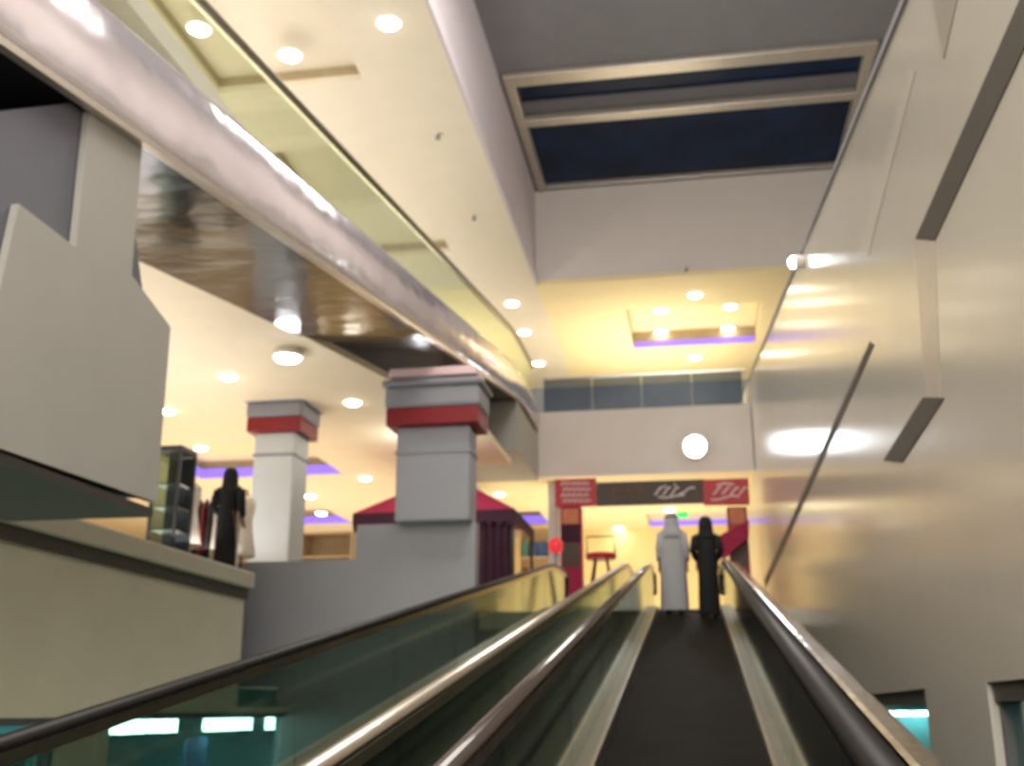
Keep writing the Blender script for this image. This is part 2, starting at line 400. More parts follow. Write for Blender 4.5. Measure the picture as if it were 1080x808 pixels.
# right windows
for k, (y0, y1, zt) in enumerate([(3.2, 6.55, .15), (8.3, 11.9, .15)]):
    o = struct('window_%d' % (k+4), bx(XR+.10, XR+.115, y0+.02, y1-.02, -2.6, zt), MT['glass_w'])
    f = B(); box(f, XR+.03, XR+.16, y0, y1, zt-.10, zt); box(f, XR+.05, XR+.16, y0, y0+.05, -2.6, zt-.10); box(f, XR+.05, XR+.16, y1-.05, y1, -2.6, zt-.10)
    build('window_frame', f, mat('window_frame_grey', S(92, 86, 84), .5), o)
rr = B(); box(rr, XR+3.0, XR+3.2, 2.6, 13, -2.7, .6); box(rr, XR+.3, XR+3, 2.4, 2.6, -2.7, .6); box(rr, XR+.3, XR+3, 13, 13.2, -2.7, .6); box(rr, XR+.3, XR+3.2, 2.6, 13, .45, .6); box(rr, XR+.3, XR+3.2, 2.6, 13, -2.9, -2.7)
struct('wall_right_room', rr, MT['teal'])

# grey half wall below the big column
hw = B()
xa = onY(265, 600, 16.0).x; xb = onY(375, 600, 16.0).x; xc = onY(501, 600, 16.0).x
z1 = onY(300, 592, 16.0).z; z2 = onY(400, 553, 16.0).z
prism(hw, [Vector(p) for p in ((xa-2.5, 16.0, .35), (-6.2, 16.0, .35), (-6.2, 16.0, ZL), (xc, 16.0, ZL), (xc, 16.0, z2), (xb, 16.0, z2), (xb, 16.0, z1), (xa-2.5, 16.0, z1))], (0, .3, 0))
struct('wall_half_height', hw, MT['column'])

# ------------------------------------------------------------------ columns
def column(x0, x1, y0, dep, zb, zr0, zr1, zt, ov, sm, label, strip):
    t = thing('column', ((x0+x1)/2, y0+dep/2, zb), label, 'column')
    build('shaft', bx(x0, x1, y0, y0+dep, zb, zr0), sm, t, bevel=.03)
    build('red_band', bx(x0-ov*.85, x1+ov*.85, y0-ov*.85, y0+dep+ov*.85, zr0, zr1), MT['redband'], t, bevel=.02)
    cb = B(); o2 = ov
    for s, (za, zb2) in enumerate([(zr1, zr1+(zt-zr1)*.75), (zr1+(zt-zr1)*.75, zt)]):
        e = ov+(.05 if s else 0); box(cb, x0-e, x1+e, y0-e, y0+dep+e, za, zb2)
    build('capital', cb, MT['capital'], t, bevel=.08)
    if strip: build('top_strip', bx(x0-ov*.7, x1+ov*.7, y0-ov*.8, y0+dep, zt+.06, zt+.2), MT['pink'], t, bevel=.02)
    build('neck_groove', bx(x0-.015, x1+.015, y0-.015, y0+dep+.015, zr0-.42, zr0-.38), MT['capital'], t)
    return t
ca = onY(423, 450, 15.95); cb = onY(499, 450, 15.95)
column(ca.x, cb.x, 15.72, .55, z2-.02, onY(460, 449, 15.7).z, onY(460, 431, 15.7).z, onY(460, 402, 15.7).z, .17, MT['column'], 'big grey square column with a dark red band, left of the walkway', True)
sa = onY(266, 500, 17.4); sb = onY(309, 500, 17.4)
column(sa.x, sb.x, 17.4, .7, ZF, onY(290, 456, 17.4).z, onY(290, 441, 17.4).z, onY(290, 421, 17.4).z, .14, MT['column_s'], 'narrow pale column with a red band, behind the white ledge', False)

# ------------------------------------------------------------------ support box under the upper walk (left edge of the photo)
XB = -3.75
poly = [onX(*p, XB) for p in ((-60, 452), (165, 530), (180, 345), (139, 290), (151, 143), (97, 96), (80, 261), (20, 215), (-10, 350), (-60, 330))]
bxs = struct('wall_support_box', prism(B(), poly, (-.05, 0, 0)), MT['panel'], label='large light grey notched bulkhead at the left under the upper walkway')
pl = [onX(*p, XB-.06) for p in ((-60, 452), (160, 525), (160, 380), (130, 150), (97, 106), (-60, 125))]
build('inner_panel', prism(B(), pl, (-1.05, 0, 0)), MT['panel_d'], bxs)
us = [onX(-60, 454, XB), onX(165, 531.5, XB)]
build('underside', bx(XB-1.15, XB-.01, us[0].y, us[1].y-.02, us[0].z-.06, us[0].z), MT['dark'], bxs)

# ------------------------------------------------------------------ moving walks
def rp(x, r, n=10, flat=1.): return [(x+r*math.cos(2*PI*k/n), r*flat*math.sin(2*PI*k/n)) for k in range(n)]
def rect(x0, x1, h0, h1): return [(x0, h0), (x1, h0), (x1, h1), (x0, h1)]
def walk(name, label, zoff, bx0, bx1, rails, y0, ye, yend, rail_h, glass_m, rail_m, body, plen=2.4, wrap=True):
    zf = lambda y: zoff+SL*y if y < ye else zoff+SL*ye
    def path(h, ys=None, ya=y0, yb=yend):
        # path parallel to the belt, h above it, rounded where the walk becomes level
        pts = [(ya, zf(ya)+h)]
        for y in (ye-1.2, ye-.6, ye-.2, ye+.2, ye+.6, ye+1.2):
            if ya < y < yb:
                u = (y-(ye-1.2))/2.4
                pts.append((y, zoff+SL*(ye-1.2)+SL*2.4*(u-u*u/2)-SL*0+h))
        pts.append((yb, zoff+SL*ye+h if yb > ye else zf(yb)+h))
        return pts
    t = thing(name, ((bx0+bx1)/2, (y0+ye)/2, zf((y0+ye)/2)), label, 'moving walkway')
    build('belt', sweep(B(), path(0, yb=ye), rect(bx0, bx1, -.04, 0)), MT['belt'], t)
    build('comb_plate', bx(bx0, bx1, ye, ye+.7, zf(ye)-.03, zf(ye)+.012), MT['deck'], t)
    for i, xr in enumerate(rails):
        inner = bx0 if i == 0 else bx1
        s = 1 if i == 0 else -1
        build('skirt', sweep(B(), path(0), rect(*sorted((inner-s*.0, inner-s*.03)), -.02, .12)), MT['steel_p'], t)
        lo, hi = sorted((inner-s*.03, xr-s*.07))
        build('deck', sweep(B(), path(.10), rect(lo, hi, 0, .03)), MT['deck'], t)
        y = y0
        while y < yend-.4:
            yb = min(y+plen-.015, yend-.25)
            pa = path(.13, ya=y, yb=yb); 
            bm = sweep(B(), pa, rect(xr-.006, xr+.006, 0, rail_h-.17))
            build('glass_panel', bm, glass_m, t); y += plen
        build('rail_track', sweep(B(), path(rail_h-.06), rect(xr-.022, xr+.022, -.02, .04)), MT['steel_p'], t)
        ph = path(rail_h)
        if wrap:
            ex = ph[-1]
            ph = ph+[(ex[0]+.22*math.sin(a), ex[1]-.22+.22*math.cos(a)) for a in (.5, 1.0, 1.57, 2.1, 2.6, 3.0)]
        build('handrail', sweep(B(), ph, rp(xr, .07 if rail_m[i].name.startswith('black') and xr > 0 else .045, 12, .75)), rail_m[i], t, smooth=True)  # right black rail widened to take in the shadow beside its rubber
    return t, zf, path
HR = H-.78
w1, zf1, path1 = walk('moving_walkway', 'inclined moving walkway with dark grooved belt that the two people ride', -H, -.69, .42, (-.81, .53), -2.5, YE, YE+1.6, HR, MT['glass_r'], (MT['rubber_b'], MT['rubber']), None)
# outer steel capping on the right, between the handrail and the wall
build('wall_capping', sweep(B(), path1(HR-.16), rect(.62, .74, 0, .16)), mat('dark_polished_steel', S(120, 114, 110), .16, metal=1., noise=.2, scale=3, bump=.25, bscale=3), w1, bevel=.03)
build('side_cladding', sweep(B(), path1(-.9), rect(.60, .64, 0, HR+.74)), MT['dark'], w1)
build('truss', sweep(B(), path1(-1.0), rect(-.92, .60, 0, .9)), MT['dark'], w1)
w2, zf2, path2 = walk('moving_walkway', 'empty parallel moving walkway on the left behind green tinted glass', -H, -2.42, -1.36, (-2.6, -1.24), -2.5, YE, YE+1.6, HR, MT['glass_r'], (MT['rubber'], MT['steel_p']), None)
build('truss', sweep(B(), path2(-1.0), rect(-2.72, -1.14, 0, .9)), MT['dark'], w2)
build('outer_cladding', sweep(B(), path2(-1.0), rect(-2.76, -2.72, 0, 1.1)), MT['deck'], w2)
# middle deck between the two walks
build('middle_deck', sweep(B(), path1(.08), rect(-1.10, -.88, 0, .05)), MT['steel_p'], w1)

# upper moving walk: sloping steel fascia, dark mirrored underside, glass above
A = 3.7; ZO = 3.25
YU = (Z3-ZO)/SL
w3, zf3, path3 = walk('moving_walkway', 'upper moving walkway overhead at left with polished steel side and glass', ZO, -5.1, -4.0, (-5.25, -3.85), -3, YU, Y3-.3, 1.16*3.85-ZO, MT['glass_u'], (MT['rubber'], mat('grey_green_rail', S(120, 116, 92), .35)), None, plen=4.2, wrap=False)
ob = .757*A-ZO; ot = .985*A-ZO
pr = []
for k in range(9):                            # bulging convex side panel
    u = k/8; h = ob+(ot-ob)*u
    pr.append((-A+.0+.06*math.sin(u*PI)-.12*u*u, h))
pr += [(-3.95, ot+.01), (-3.95, ob)]
build('side_fascia', sweep(B(), path3(0), pr), MT['steel'], w3, smooth=True)
build('bottom_edge', sweep(B(), path3(ob), rect(-A-.05, -A+.02, -.03, .02)), mat('edge_trim_pale', S(222, 210, 196), .3, metal=.7), w3)
build('underside', sweep(B(), path3(ob), rect(-5.42, -A-.06, -.01, .05)), MT['soffit'], w3)
build('far_fascia', sweep(B(), path3(ob), rect(-5.46, -5.42, 0, ot-ob)), MT['steel'], w3)

# glass parapet along level 3
gp = thing('glass_parapet', (-1.2, Y3+.05, Z3), 'blue-grey glass parapet on the white bulkhead below the far ceiling', 'balustrade')
x = -3.6
while x < XR-.2:
    x1 = min(x+1.25, XR-.05)
    build('glass_panel', bx(x, x1-.02, Y3+.04, Y3+.055, Z3+.02, Z3+.92), glass('blue_grey_glass', (.5, .55, .64), .3, .01) if x == -3.6 else bpy.data.materials['blue_grey_glass'], gp); x += 1.25
build('hand_rail', bx(-3.6, XR-.05, Y3, Y3+.09, Z3+.92, Z3+.98), MT['steel_p'], gp, bevel=.01)

# ------------------------------------------------------------------ lamps in the ceilings
def make_downlight(loc, r, label, lens=None):
    t = thing('downlight', loc, label, 'ceiling light', 'downlights')
    bm = B(); n = 24
    lathe(bm, loc, [(r*1.25, -.012), (r*1.3, 0)], n); rg = build('trim_ring', bm, MT['ring'], t, smooth=False)
    bm = B(); lathe(bm, (loc[0], loc[1], loc[2]-.02), [(r*.6, -.035), (r*.95, -.015), (r, .005)], n); build('lens', bm, lens or MT['lens'], rg, smooth=True)
    return t
DL = [
 (210, 30, ZC, .17, 'round ceiling downlight seen through the greenish glass rail at top left'),
 (306, 58, ZC, .17, 'round ceiling downlight inside the long grooved recess at the top'),
 (410, 24, ZC, .17, 'round ceiling downlight on the cream ceiling left of the skylight well'),
 (540, 320, ZC, .17, 'upper of three downlights descending along the end of the glass rail'),
 (553, 350, ZC, .17, 'middle of three downlights descending along the end of the glass rail'),
 (568, 383, ZC, .17, 'lowest of three downlights descending along the end of the glass rail'),
 (697, 327, ZC+.47, .17, 'downlight in the left upper corner of the square purple-lit recess'),
 (733, 311, ZC, .17, 'downlight just above the square purple-lit recess, nearest the skylight'),
 (770, 323, ZC+.47, .17, 'downlight in the right upper corner of the square purple-lit recess'),
 (697, 350, ZC+.47, .17, 'downlight in the left lower corner of the square purple-lit recess'),
 (768, 346, ZC+.47, .17, 'downlight in the right lower corner of the square purple-lit recess'),
 (733, 377, ZC, .17, 'downlight just below the square purple-lit recess'),
 (241, 397, ZCL, .13, 'downlight on the white ceiling up left of the narrow column'),
 (177, 433, ZCL, .13, 'downlight touching the right edge of the grey support box'),
 (212, 472, ZCL, .13, 'downlight on the warm ceiling above the left purple strip'),
 (372, 424, ZCL, .14, 'pinkish bright downlight between the two columns, near the walkway underside'),
 (385, 504, ZCL, .13, 'downlight above the maroon tent roof, between the two columns'),
 (327, 523, ZCL, .14, 'upper of two far downlights right of the narrow column'),
 (339, 541, ZCL, .14, 'lower of two far downlights right of the narrow column'),
 (527, 521, Z3b, .13, 'downlight just right of the big grey column'),
 (653, 557, Z3b, .15, 'downlight under the brown shop sign, left of the two people'),
 (706, 537, Z3b, .15, 'downlight under the brown shop sign, above the person in white'),
]
proto = {}
for px, py, z, r, lab in DL:
    p = onZ(px, py, z)
    if r not in proto: proto[r] = make_downlight(p, r, lab)
    else:
        o = copy_tree(proto[r], p); o['label'] = lab
def flood(loc, r, label, ax=(0, -1, 0)):
    t = thing('spotlight', loc, label, 'light')
    ax = Vector(ax)
    bm = B(); tube(bm, [Vector(loc)-ax*.02, Vector(loc)+ax*.08, Vector(loc)+ax*.12], [r*.9, r*1.15, r*1.1], 20); hs = build('housing', bm, MT['ring'], t, smooth=False)
    bm = B(); tube(bm, [Vector(loc)+ax*.10, Vector(loc)+ax*.16, Vector(loc)+ax*.19], [r, r*.85, r*.4], 20); build('lens', bm, MT['lens_c'], hs, smooth=True)
    return t
flood(onY(733, 472, Y3-.17), .27, 'big round white floodlight on the white bulkhead above the shop sign')
p = onZ(304, 369, ZCL); flood((p.x, p.y, ZCL+.0), .2, 'bluish white floodlight on the white ceiling under the upper walkway', (0, 0, -1))
p = onX(848, 276, XR); flood((XR-.0, p.y, p.z), .08, 'white spotlight on the edge of the right wall below the skylight', (-1, 0, 0))
# sprinklers
for (px, py, z, lab) in [(462, 142, ZC, 'small grey sprinkler on the cream ceiling strip beside the well'), (500, 228, ZC, 'small grey sprinkler on the cream ceiling nearer the far corner'), (424-3, 137, ZC, 'small grey sprinkler next to the grooved recess')][:2]:
    p = onZ(px, py, z); bm = B(); lathe(bm, (p.x, p.y, p.z-.12), [(.05, .03), (.055, .045), (.025, .06), (.025, .13)], 12)
    tag(build('ceiling_sprinkler', bm, MT['capital'], smooth=True), lab, 'sprinkler', 'ceiling sprinklers')
p = onY(724, 284, YW-.12); bm = B(); lathe(bm, (p.x, p.y, p.z-.05), [(.04, .02), (.05, .04), (.025, .06), (.025, .12)], 12)
tag(build('ceiling_sprinkler', bm, MT['capital'], smooth=True), 'small grey sprinkler at the lower edge of the skylight well', 'sprinkler', 'ceiling sprinklers')

# ------------------------------------------------------------------ shop sign and portal
YS = Y3-.5
def spanel(px0, px1, py0, py1, y0, y1):
    a = onY(px0, py0, y0); b = onY(px1, py1, y0); c = onY(px0, py1, y0)
    return bx(a.x, b.x, y0, y1, (b.z+c.z)/2, (a.z+onY(px1, py0, y0).z)/2)
c0 = onY(687, 532, YS)
sg = thing('shop_sign', (c0.x, YS, c0.z), 'long brown shop sign with red end panels over the entrance', 'sign')
brd = build('board', spanel(629, 745, 507, 532, YS, YS+.14), MT['signbrown'], sg, bevel=.01)
rpl = build('red_panel', spanel(585, 629, 505, 534, YS-.02, YS+.14), MT['signred'], sg, bevel=.01)
rpr = build('red_panel', spanel(741, 791, 505, 532, YS-.02, YS+.14), MT['signred'], sg, bevel=.01)
def strokes(lines, y, r, dx=0, dz=0):
    bm = B()
    for l in lines:
        tube(bm, [onY(px+dx, py+dz, y) for px, py in l], r, 6)
    return bm
def swoosh(x, y, w, h): return [(x+w*i/8, y-h*math.sin(i/8*PI*.5)+(1.2*math.sin(i/8*PI*2))) for i in range(9)]
ink = [swoosh(690+i*8.5, 522, 9, 7) for i in range(3)]+[swoosh(716, 521, 17, 6), [(694, 524), (700, 525), (708, 524), (716, 522.5), (722, 522)], [(700, 514), (702, 512)], [(711, 512), (713, 511)]]
build('lettering', strokes(ink, YS-.01, .022), MT['ink'], brd)['label'] = 'white script'
ink = [swoosh(645+i*7, 522, 6, 5) for i in range(5)]
build('lettering', strokes(ink, YS-.01, .02), MT['ink_o'], brd)['label'] = 'faded orange script'
ink = []
for row in range(4):
    yy = 510+row*6
    x0 = 592+(row % 2)*2
    for k in range(5):
        ink.append([(x0+k*6, yy+2), (x0+k*6+2, yy-1.5), (x0+k*6+4, yy+1), (x0+k*6+5, yy-1)])
build('lettering', strokes(ink, YS-.03, .022), MT['ink'], rpl)
ink = [swoosh(752+i*9, 521, 9, 6) for i in range(4)]+[swoosh(750, 527, 30, 3), [(756, 512), (764, 510), (774, 511)]]
build('lettering', strokes(ink, YS-.03, .022), MT['ink'], rpr)
def pillar(px0, px1, label, dark):
    a = onY(px0, 560, YS); b = onY(px1, 560, YS); zt = onY(px0, 534, YS).z-.02
    t = thing('entrance_pillar', ((a.x+b.x)/2, YS, ZF), label, 'pillar')
    post = build('post', bx(a.x, b.x, YS, YS+.4, ZF, zt), MT['maroon'] if dark else MT['redband'], t, bevel=.01)
    z = [onY(px0, q, YS).z for q in (537, 553, 572, 598)]
    build('orange_print', bx(a.x+.05, b.x-.05, YS-.02, YS, z[1], z[0]), MT['orange'], post)
    build('dark_print', bx(a.x+.02, b.x-.02, YS-.02, YS, z[2], z[1]-.02), MT['signred' if not dark else 'plum'], post)
    build('brown_print', bx(a.x+.05, b.x-.05, YS-.02, YS, z[3], z[2]-.02), MT['signbrown'], post)
    return t
pillar(591, 613, 'dark red printed pillar holding the left end of the shop sign', True)
rpil = pillar(768, 789, 'dark red printed pillar holding the right end of the shop sign', False)
# pale post left of the sign
a = onY(578, 540, YS+1); b = onY(590, 540, YS+1)
tag(build('entrance_post', bx(a.x, b.x, YS+1, YS+1.4, ZF, Z3b-.03), MT['column_s'], bevel=.01), 'pale grey post just left of the printed pillar under the sign', 'post')
# red sloping banner right of the woman
pl = [onY(*q, YS-.35) for q in ((757, 566), (790, 548), (790, 566), (762, 590))]
build('banner', prism(B(), pl, (0, .33, 0)), MT['maroon'], rpil)['label'] = 'sloping maroon banner on the right pillar'
# exit sign
p = onZ(720, 541, Z3b-.05)
es = thing('hanging_sign', (p.x, p.y, Z3b), 'small green lit sign hanging between the heads of the two people', 'sign')
build('sign_box', bx(p.x-.16, p.x+.16, p.y-.03, p.y+.03, p.z-.13, p.z+.02), MT['green'], es, bevel=.01)
build('hanger', bx(p.x-.012, p.x+.012, p.y-.012, p.y+.012, p.z+.02, Z3b), MT['capital'], es)

# ------------------------------------------------------------------ things on the upper floor
def cyl(c, r, h, n=16): return lathe(B(), c, [(r, 0), (r, h)], n)
# maroon tent kiosk behind the big column
YT = 21.0
xl = onY(372, 540, YT).x; xr = onY(543, 562, YT).x; zl = onY(372, 536, YT).z; zr = onY(541, 560, YT).z
ze = zl*.8+zr*.2; xm = (xl+xr)/2; zp = ze+ (onY(425, 512, YT).z-zl)*1.55
D = 2.6
tk = thing('tent_kiosk', (xm, YT+D/2, ZF), 'maroon pitched tent kiosk partly hidden behind the big grey column', 'kiosk')
bm = B(); ap = bm.verts.new((xm, YT+D/2, zp+.35)); cs = [bm.verts.new(q) for q in ((xl, YT, ze), (xr, YT, ze), (xr, YT+D, ze), (xl, YT+D, ze))]
for i in range(4): bm.faces.new((cs[i], cs[(i+1) % 4], ap))
bm.faces.new(cs)
rf = build('roof', bm, MT['maroon'], tk)
bm = B(); n = 16
for (p0, p1) in (((xl, YT), (xr, YT)), ((xr, YT), (xr, YT+D)), ((xl, YT), (xl, YT+D))):
    for i in range(n):                         # scalloped valance
        a = Vector((*p0, 0)).lerp(Vector((*p1, 0)), i/n); b = Vector((*p0, 0)).lerp(Vector((*p1, 0)), (i+1)/n); m_ = (a+b)/2
        vs = [bm.verts.new((q.x, q.y, z)) for q, z in ((a, ze), (b, ze), (b, ze-.22), (m_, ze-.34), (a, ze-.22))]; bm.faces.new(vs)
build('valance', bm, MT['plum'], rf)
for (px_, py_) in ((xl+.05, YT+.05), (xr-.05, YT+.05), (xl+.05, YT+D-.05), (xr-.05, YT+D-.05)):
    build('pole', cyl((px_, py_, ZF), .035, ze-ZF, 10), MT['dark'], tk, smooth=True)
bm = B(); n = 24; x0 = xr-.75; x1 = xr-.02
for i in range(n+1):
    u = i/n
    bm.verts.new((x0+(x1-x0)*u, YT+.06+.05*math.sin(u*30), ZF+.02)); bm.verts.new((x0+(x1-x0)*u, YT+.06+.03*math.sin(u*30), ze-.02))
bm.verts.ensure_lookup_table()
for i in range(n): bm.faces.new([bm.verts[k] for k in (2*i, 2*i+2, 2*i+3, 2*i+1)])
build('curtain', bm, MT['plum'], tk, smooth=True)
# display stand with red top
p = onY(634, 588, 23.4)
st = thing('display_stand', (p.x, 23.4, ZF), 'display stand with red top and splayed dark legs left of the person in white', 'stand')
build('top', lathe(B(), (p.x, 23.4, p.z-.05), [(.30, 0), (.33, .04), (.33, .10), (.30, .13)], 20), MT['signred'], st, smooth=False)
build('sign_frame', tube(B(), [(p.x-.3, 23.4, p.z+.08), (p.x-.3, 23.4, p.z+.45), (p.x+.3, 23.4, p.z+.45), (p.x+.3, 23.4, p.z+.08)], .02), MT['leather'], st)
for dx, dy in ((-.2, -.2), (.2, -.2), (.2, .2), (-.2, .2)):
    build('leg', tube(B(), [(p.x+dx*.6, 23.4+dy*.6, p.z-.04), (p.x+dx*1.6, 23.4+dy*1.6, ZF)], .025), MT['leather'], st)
# red lit beacon on slim post
p = onY(586, 576, 23.2)
bc = thing('red_beacon', (p.x, 23.2, ZF), 'bright red lamp head on a slim post right of the maroon tent', 'beacon')
build('post', cyl((p.x, 23.2, ZF), .03, p.z-.14-ZF, 10), MT['capital'], bc, smooth=True)
build('foot', lathe(B(), (p.x, 23.2, ZF), [(.2, 0), (.2, .03), (.05, .06)], 16), MT['capital'], bc)
build('lamp_head', lathe(B(), (p.x, 23.2, p.z-.15), [(.08, 0), (.15, .06), (.16, .2), (.10, .3), (.03, .33)], 16), MT['redlit'], bc, smooth=True)
# shelf unit with goods on the far wall
def shelf_unit(name, x0, x1, y0, dep, zb, h, ns, label, cat, m, group=None):
    t = thing(name, ((x0+x1)/2, y0+dep/2, zb), label, cat, group)
    for xx in (x0, x1-.03): build('side_panel', bx(xx, xx+.03, y0, y0+dep, zb, zb+h), m, t)
    build('back_panel', bx(x0+.03, x1-.03, y0+dep-.02, y0+dep, zb, zb+h), m, t)
    for i in range(ns+1):
        z = zb+.06+(h-.09)*i/ns
        build('shelf', bx(x0+.03, x1-.03, y0, y0+dep-.02, z, z+.03), m, t)
    return [zb+.09+(h-.09)*i/ns for i in range(ns)]
GM = ['goods_a', 'goods_b', 'goods_c', 'goods_d']
def fill(zs, x0, x1, y, gap, where, hh):
    for r, z in enumerate(zs):
        x = x0+.08; k = 0
        while x < x1-.25:
            w_ = random.uniform(.16, .26); h_ = hh*random.uniform(.6, .95); g = random.choice(GM)
            o = build('packet', bx(x, x+w_, y+.03, y+.2, z+.002, z+h_), MT[g], None, bevel=.008)
            colr = {'goods_a': 'teal', 'goods_b': 'cream', 'goods_c': 'dark red', 'goods_d': 'blue'}[g]
            rown = ['bottom', 'second', 'third', 'top'][r] if len(zs) == 4 else ['lower', 'middle', 'upper'][r]
            pos = ['far left', 'second from left', 'third from left', 'fourth from left', 'fifth from left', 'sixth from left', 'seventh from left', 'eighth from left', 'ninth from left', 'tenth from left'][k]
            tag(o, '%s packet, %s on the %s shelf of the %s' % (colr, pos, rown, where), 'packet', 'packets on the shelves of the '+where)
            x += w_+gap; k += 1
a = onY(548, 580, 33); b = onY(588, 580, 33)
zs = shelf_unit('shelving_unit', a.x, b.x, 33.0, .4, ZF, 3.6, 4, 'tall pale shelving unit with packets below the purple strip right of the tent', 'shelves', MT['wood'])
fill(zs[-2:] if False else zs, a.x, b.x, 33.0, .06, 'far tall unit', .6)
# pale display counter right of the narrow column
a = onY(318, 562, 19.3); b = onY(370, 590, 19.3)
zs = shelf_unit('display_counter', a.x, b.x, 19.3, .5, ZF, a.z-ZF, 3, 'pale display counter with open shelves between the two columns', 'counter', MT['wood'])
# glass cabinet, dress forms, garment rack on the left floor
a = onY(170, 470, 13.9); b = onY(192, 470, 13.9)
gc = thing('glass_cabinet', ((a.x+b.x)/2, 14.1, ZF), 'dark glass display cabinet beside the grey support box', 'cabinet')
zt = a.z
build('base', bx(a.x-.1, b.x, 13.9, 14.4, ZF, ZF+.35), MT['dark'], gc, bevel=.01)
build('top', bx(a.x-.1, b.x, 13.9, 14.4, zt-.08, zt), MT['dark'], gc, bevel=.01)
for xx, yy in ((a.x-.1, 13.9), (b.x-.035, 13.9), (a.x-.1, 14.365), (b.x-.035, 14.365)):
    build('post', bx(xx, xx+.035, yy, yy+.035, ZF+.35, zt-.08), MT['dark'], gc)
build('glass_front', bx(a.x-.06, b.x-.04, 13.905, 13.915, ZF+.36, zt-.09), MT['glass_r'], gc)
build('back_panel', bx(a.x-.06, b.x-.04, 14.37, 14.38, ZF+.36, zt-.09), mat('dark_teal_panel', S(30, 42, 46), .3, noise=.3), gc)
for k in range(3):
    z = ZF+.6+k*.32; build('shelf', bx(a.x-.06, b.x-.04, 13.93, 14.36, z, z+.02), MT['steel_p'], gc)
def dress_form(p, h, label):
    t = thing('dress_form', (p[0], p[1], ZF), label, 'dress form', 'dress forms')
    build('foot', lathe(B(), (p[0], p[1], ZF), [(.17, 0), (.16, .03), (.03, .06)], 16), MT['leather'], t)
    build('stand', cyl((p[0], p[1], ZF+.04), .02, h*.4, 8), MT['leather'], t)
    build('dress', lathe(B(), (p[0], p[1], ZF), [(.20, h*.3), (.22, h*.32), (.17, h*.5), (.13, h*.66), (.17, h*.80), (.17, h*.88), (.09, h*.93)], 20, 1, .7), MT['formcream'], t, smooth=True)
    build('neck', lathe(B(), (p[0], p[1], ZF+h*.92), [(.06, 0), (.05, h*.06), (.03, h*.08)], 12), MT['wood'], t, smooth=True)
    return t
q = onY(194, 550, 16.1); dress_form((onY(198, 550, 14.62).x, 14.62), 1.5, 'cream dress form near the glass cabinet, left of the person in black')
q = onY(257, 550, 15.8); dress_form((q.x, 15.8), 1.52, 'cream dress form right of the person in black, beside the narrow column')
q0 = onY(203, 540, 15.25); q1 = onY(253, 540, 15.25)
gr = thing('garment_rack', ((q0.x+q1.x)/2, 15.25, ZF), 'rail of dark clothes behind the person in black on the left floor', 'clothes rack')
for xx in (q0.x, q1.x):
    build('upright', cyl((xx, 15.25, ZF), .02, 1.3, 8), MT['steel_p'], gr)
    build('foot', bx(xx-.02, xx+.02, 15.0, 15.5, ZF, ZF+.03), MT['steel_p'], gr)
build('bar', tube(B(), [(q0.x, 15.25, ZF+1.3), (q1.x, 15.25, ZF+1.3)], .018), MT['steel_p'], gr)
nG = 6
for i in range(nG):
    x = q0.x+.12+(q1.x-q0.x-.24)*i/(nG-1); col = ['darkstock', 'goods_c', 'darkstock', 'formcream', 'darkstock', 'goods_c'][i]; hh = 1.0+.12*math.sin(i*2.1)
    g = B(); lathe(g, (x, 15.25, ZF+1.27-hh), [(.09, 0), (.085, hh*.3), (.07, hh*.6), (.075, hh*.85), (.03, hh*.97), (.012, hh)], 12, .55, 2.2)
    names = {'darkstock': 'dark', 'goods_c': 'dark red', 'formcream': 'cream'}
    tag(build('hanging_garment', g, MT[col], smooth=True), '%s garment, %s from the left on the clothes rail' % (names[col], ['first', 'second', 'third', 'fourth', 'fifth', 'last'][i]), 'garment', 'garments on the rail')

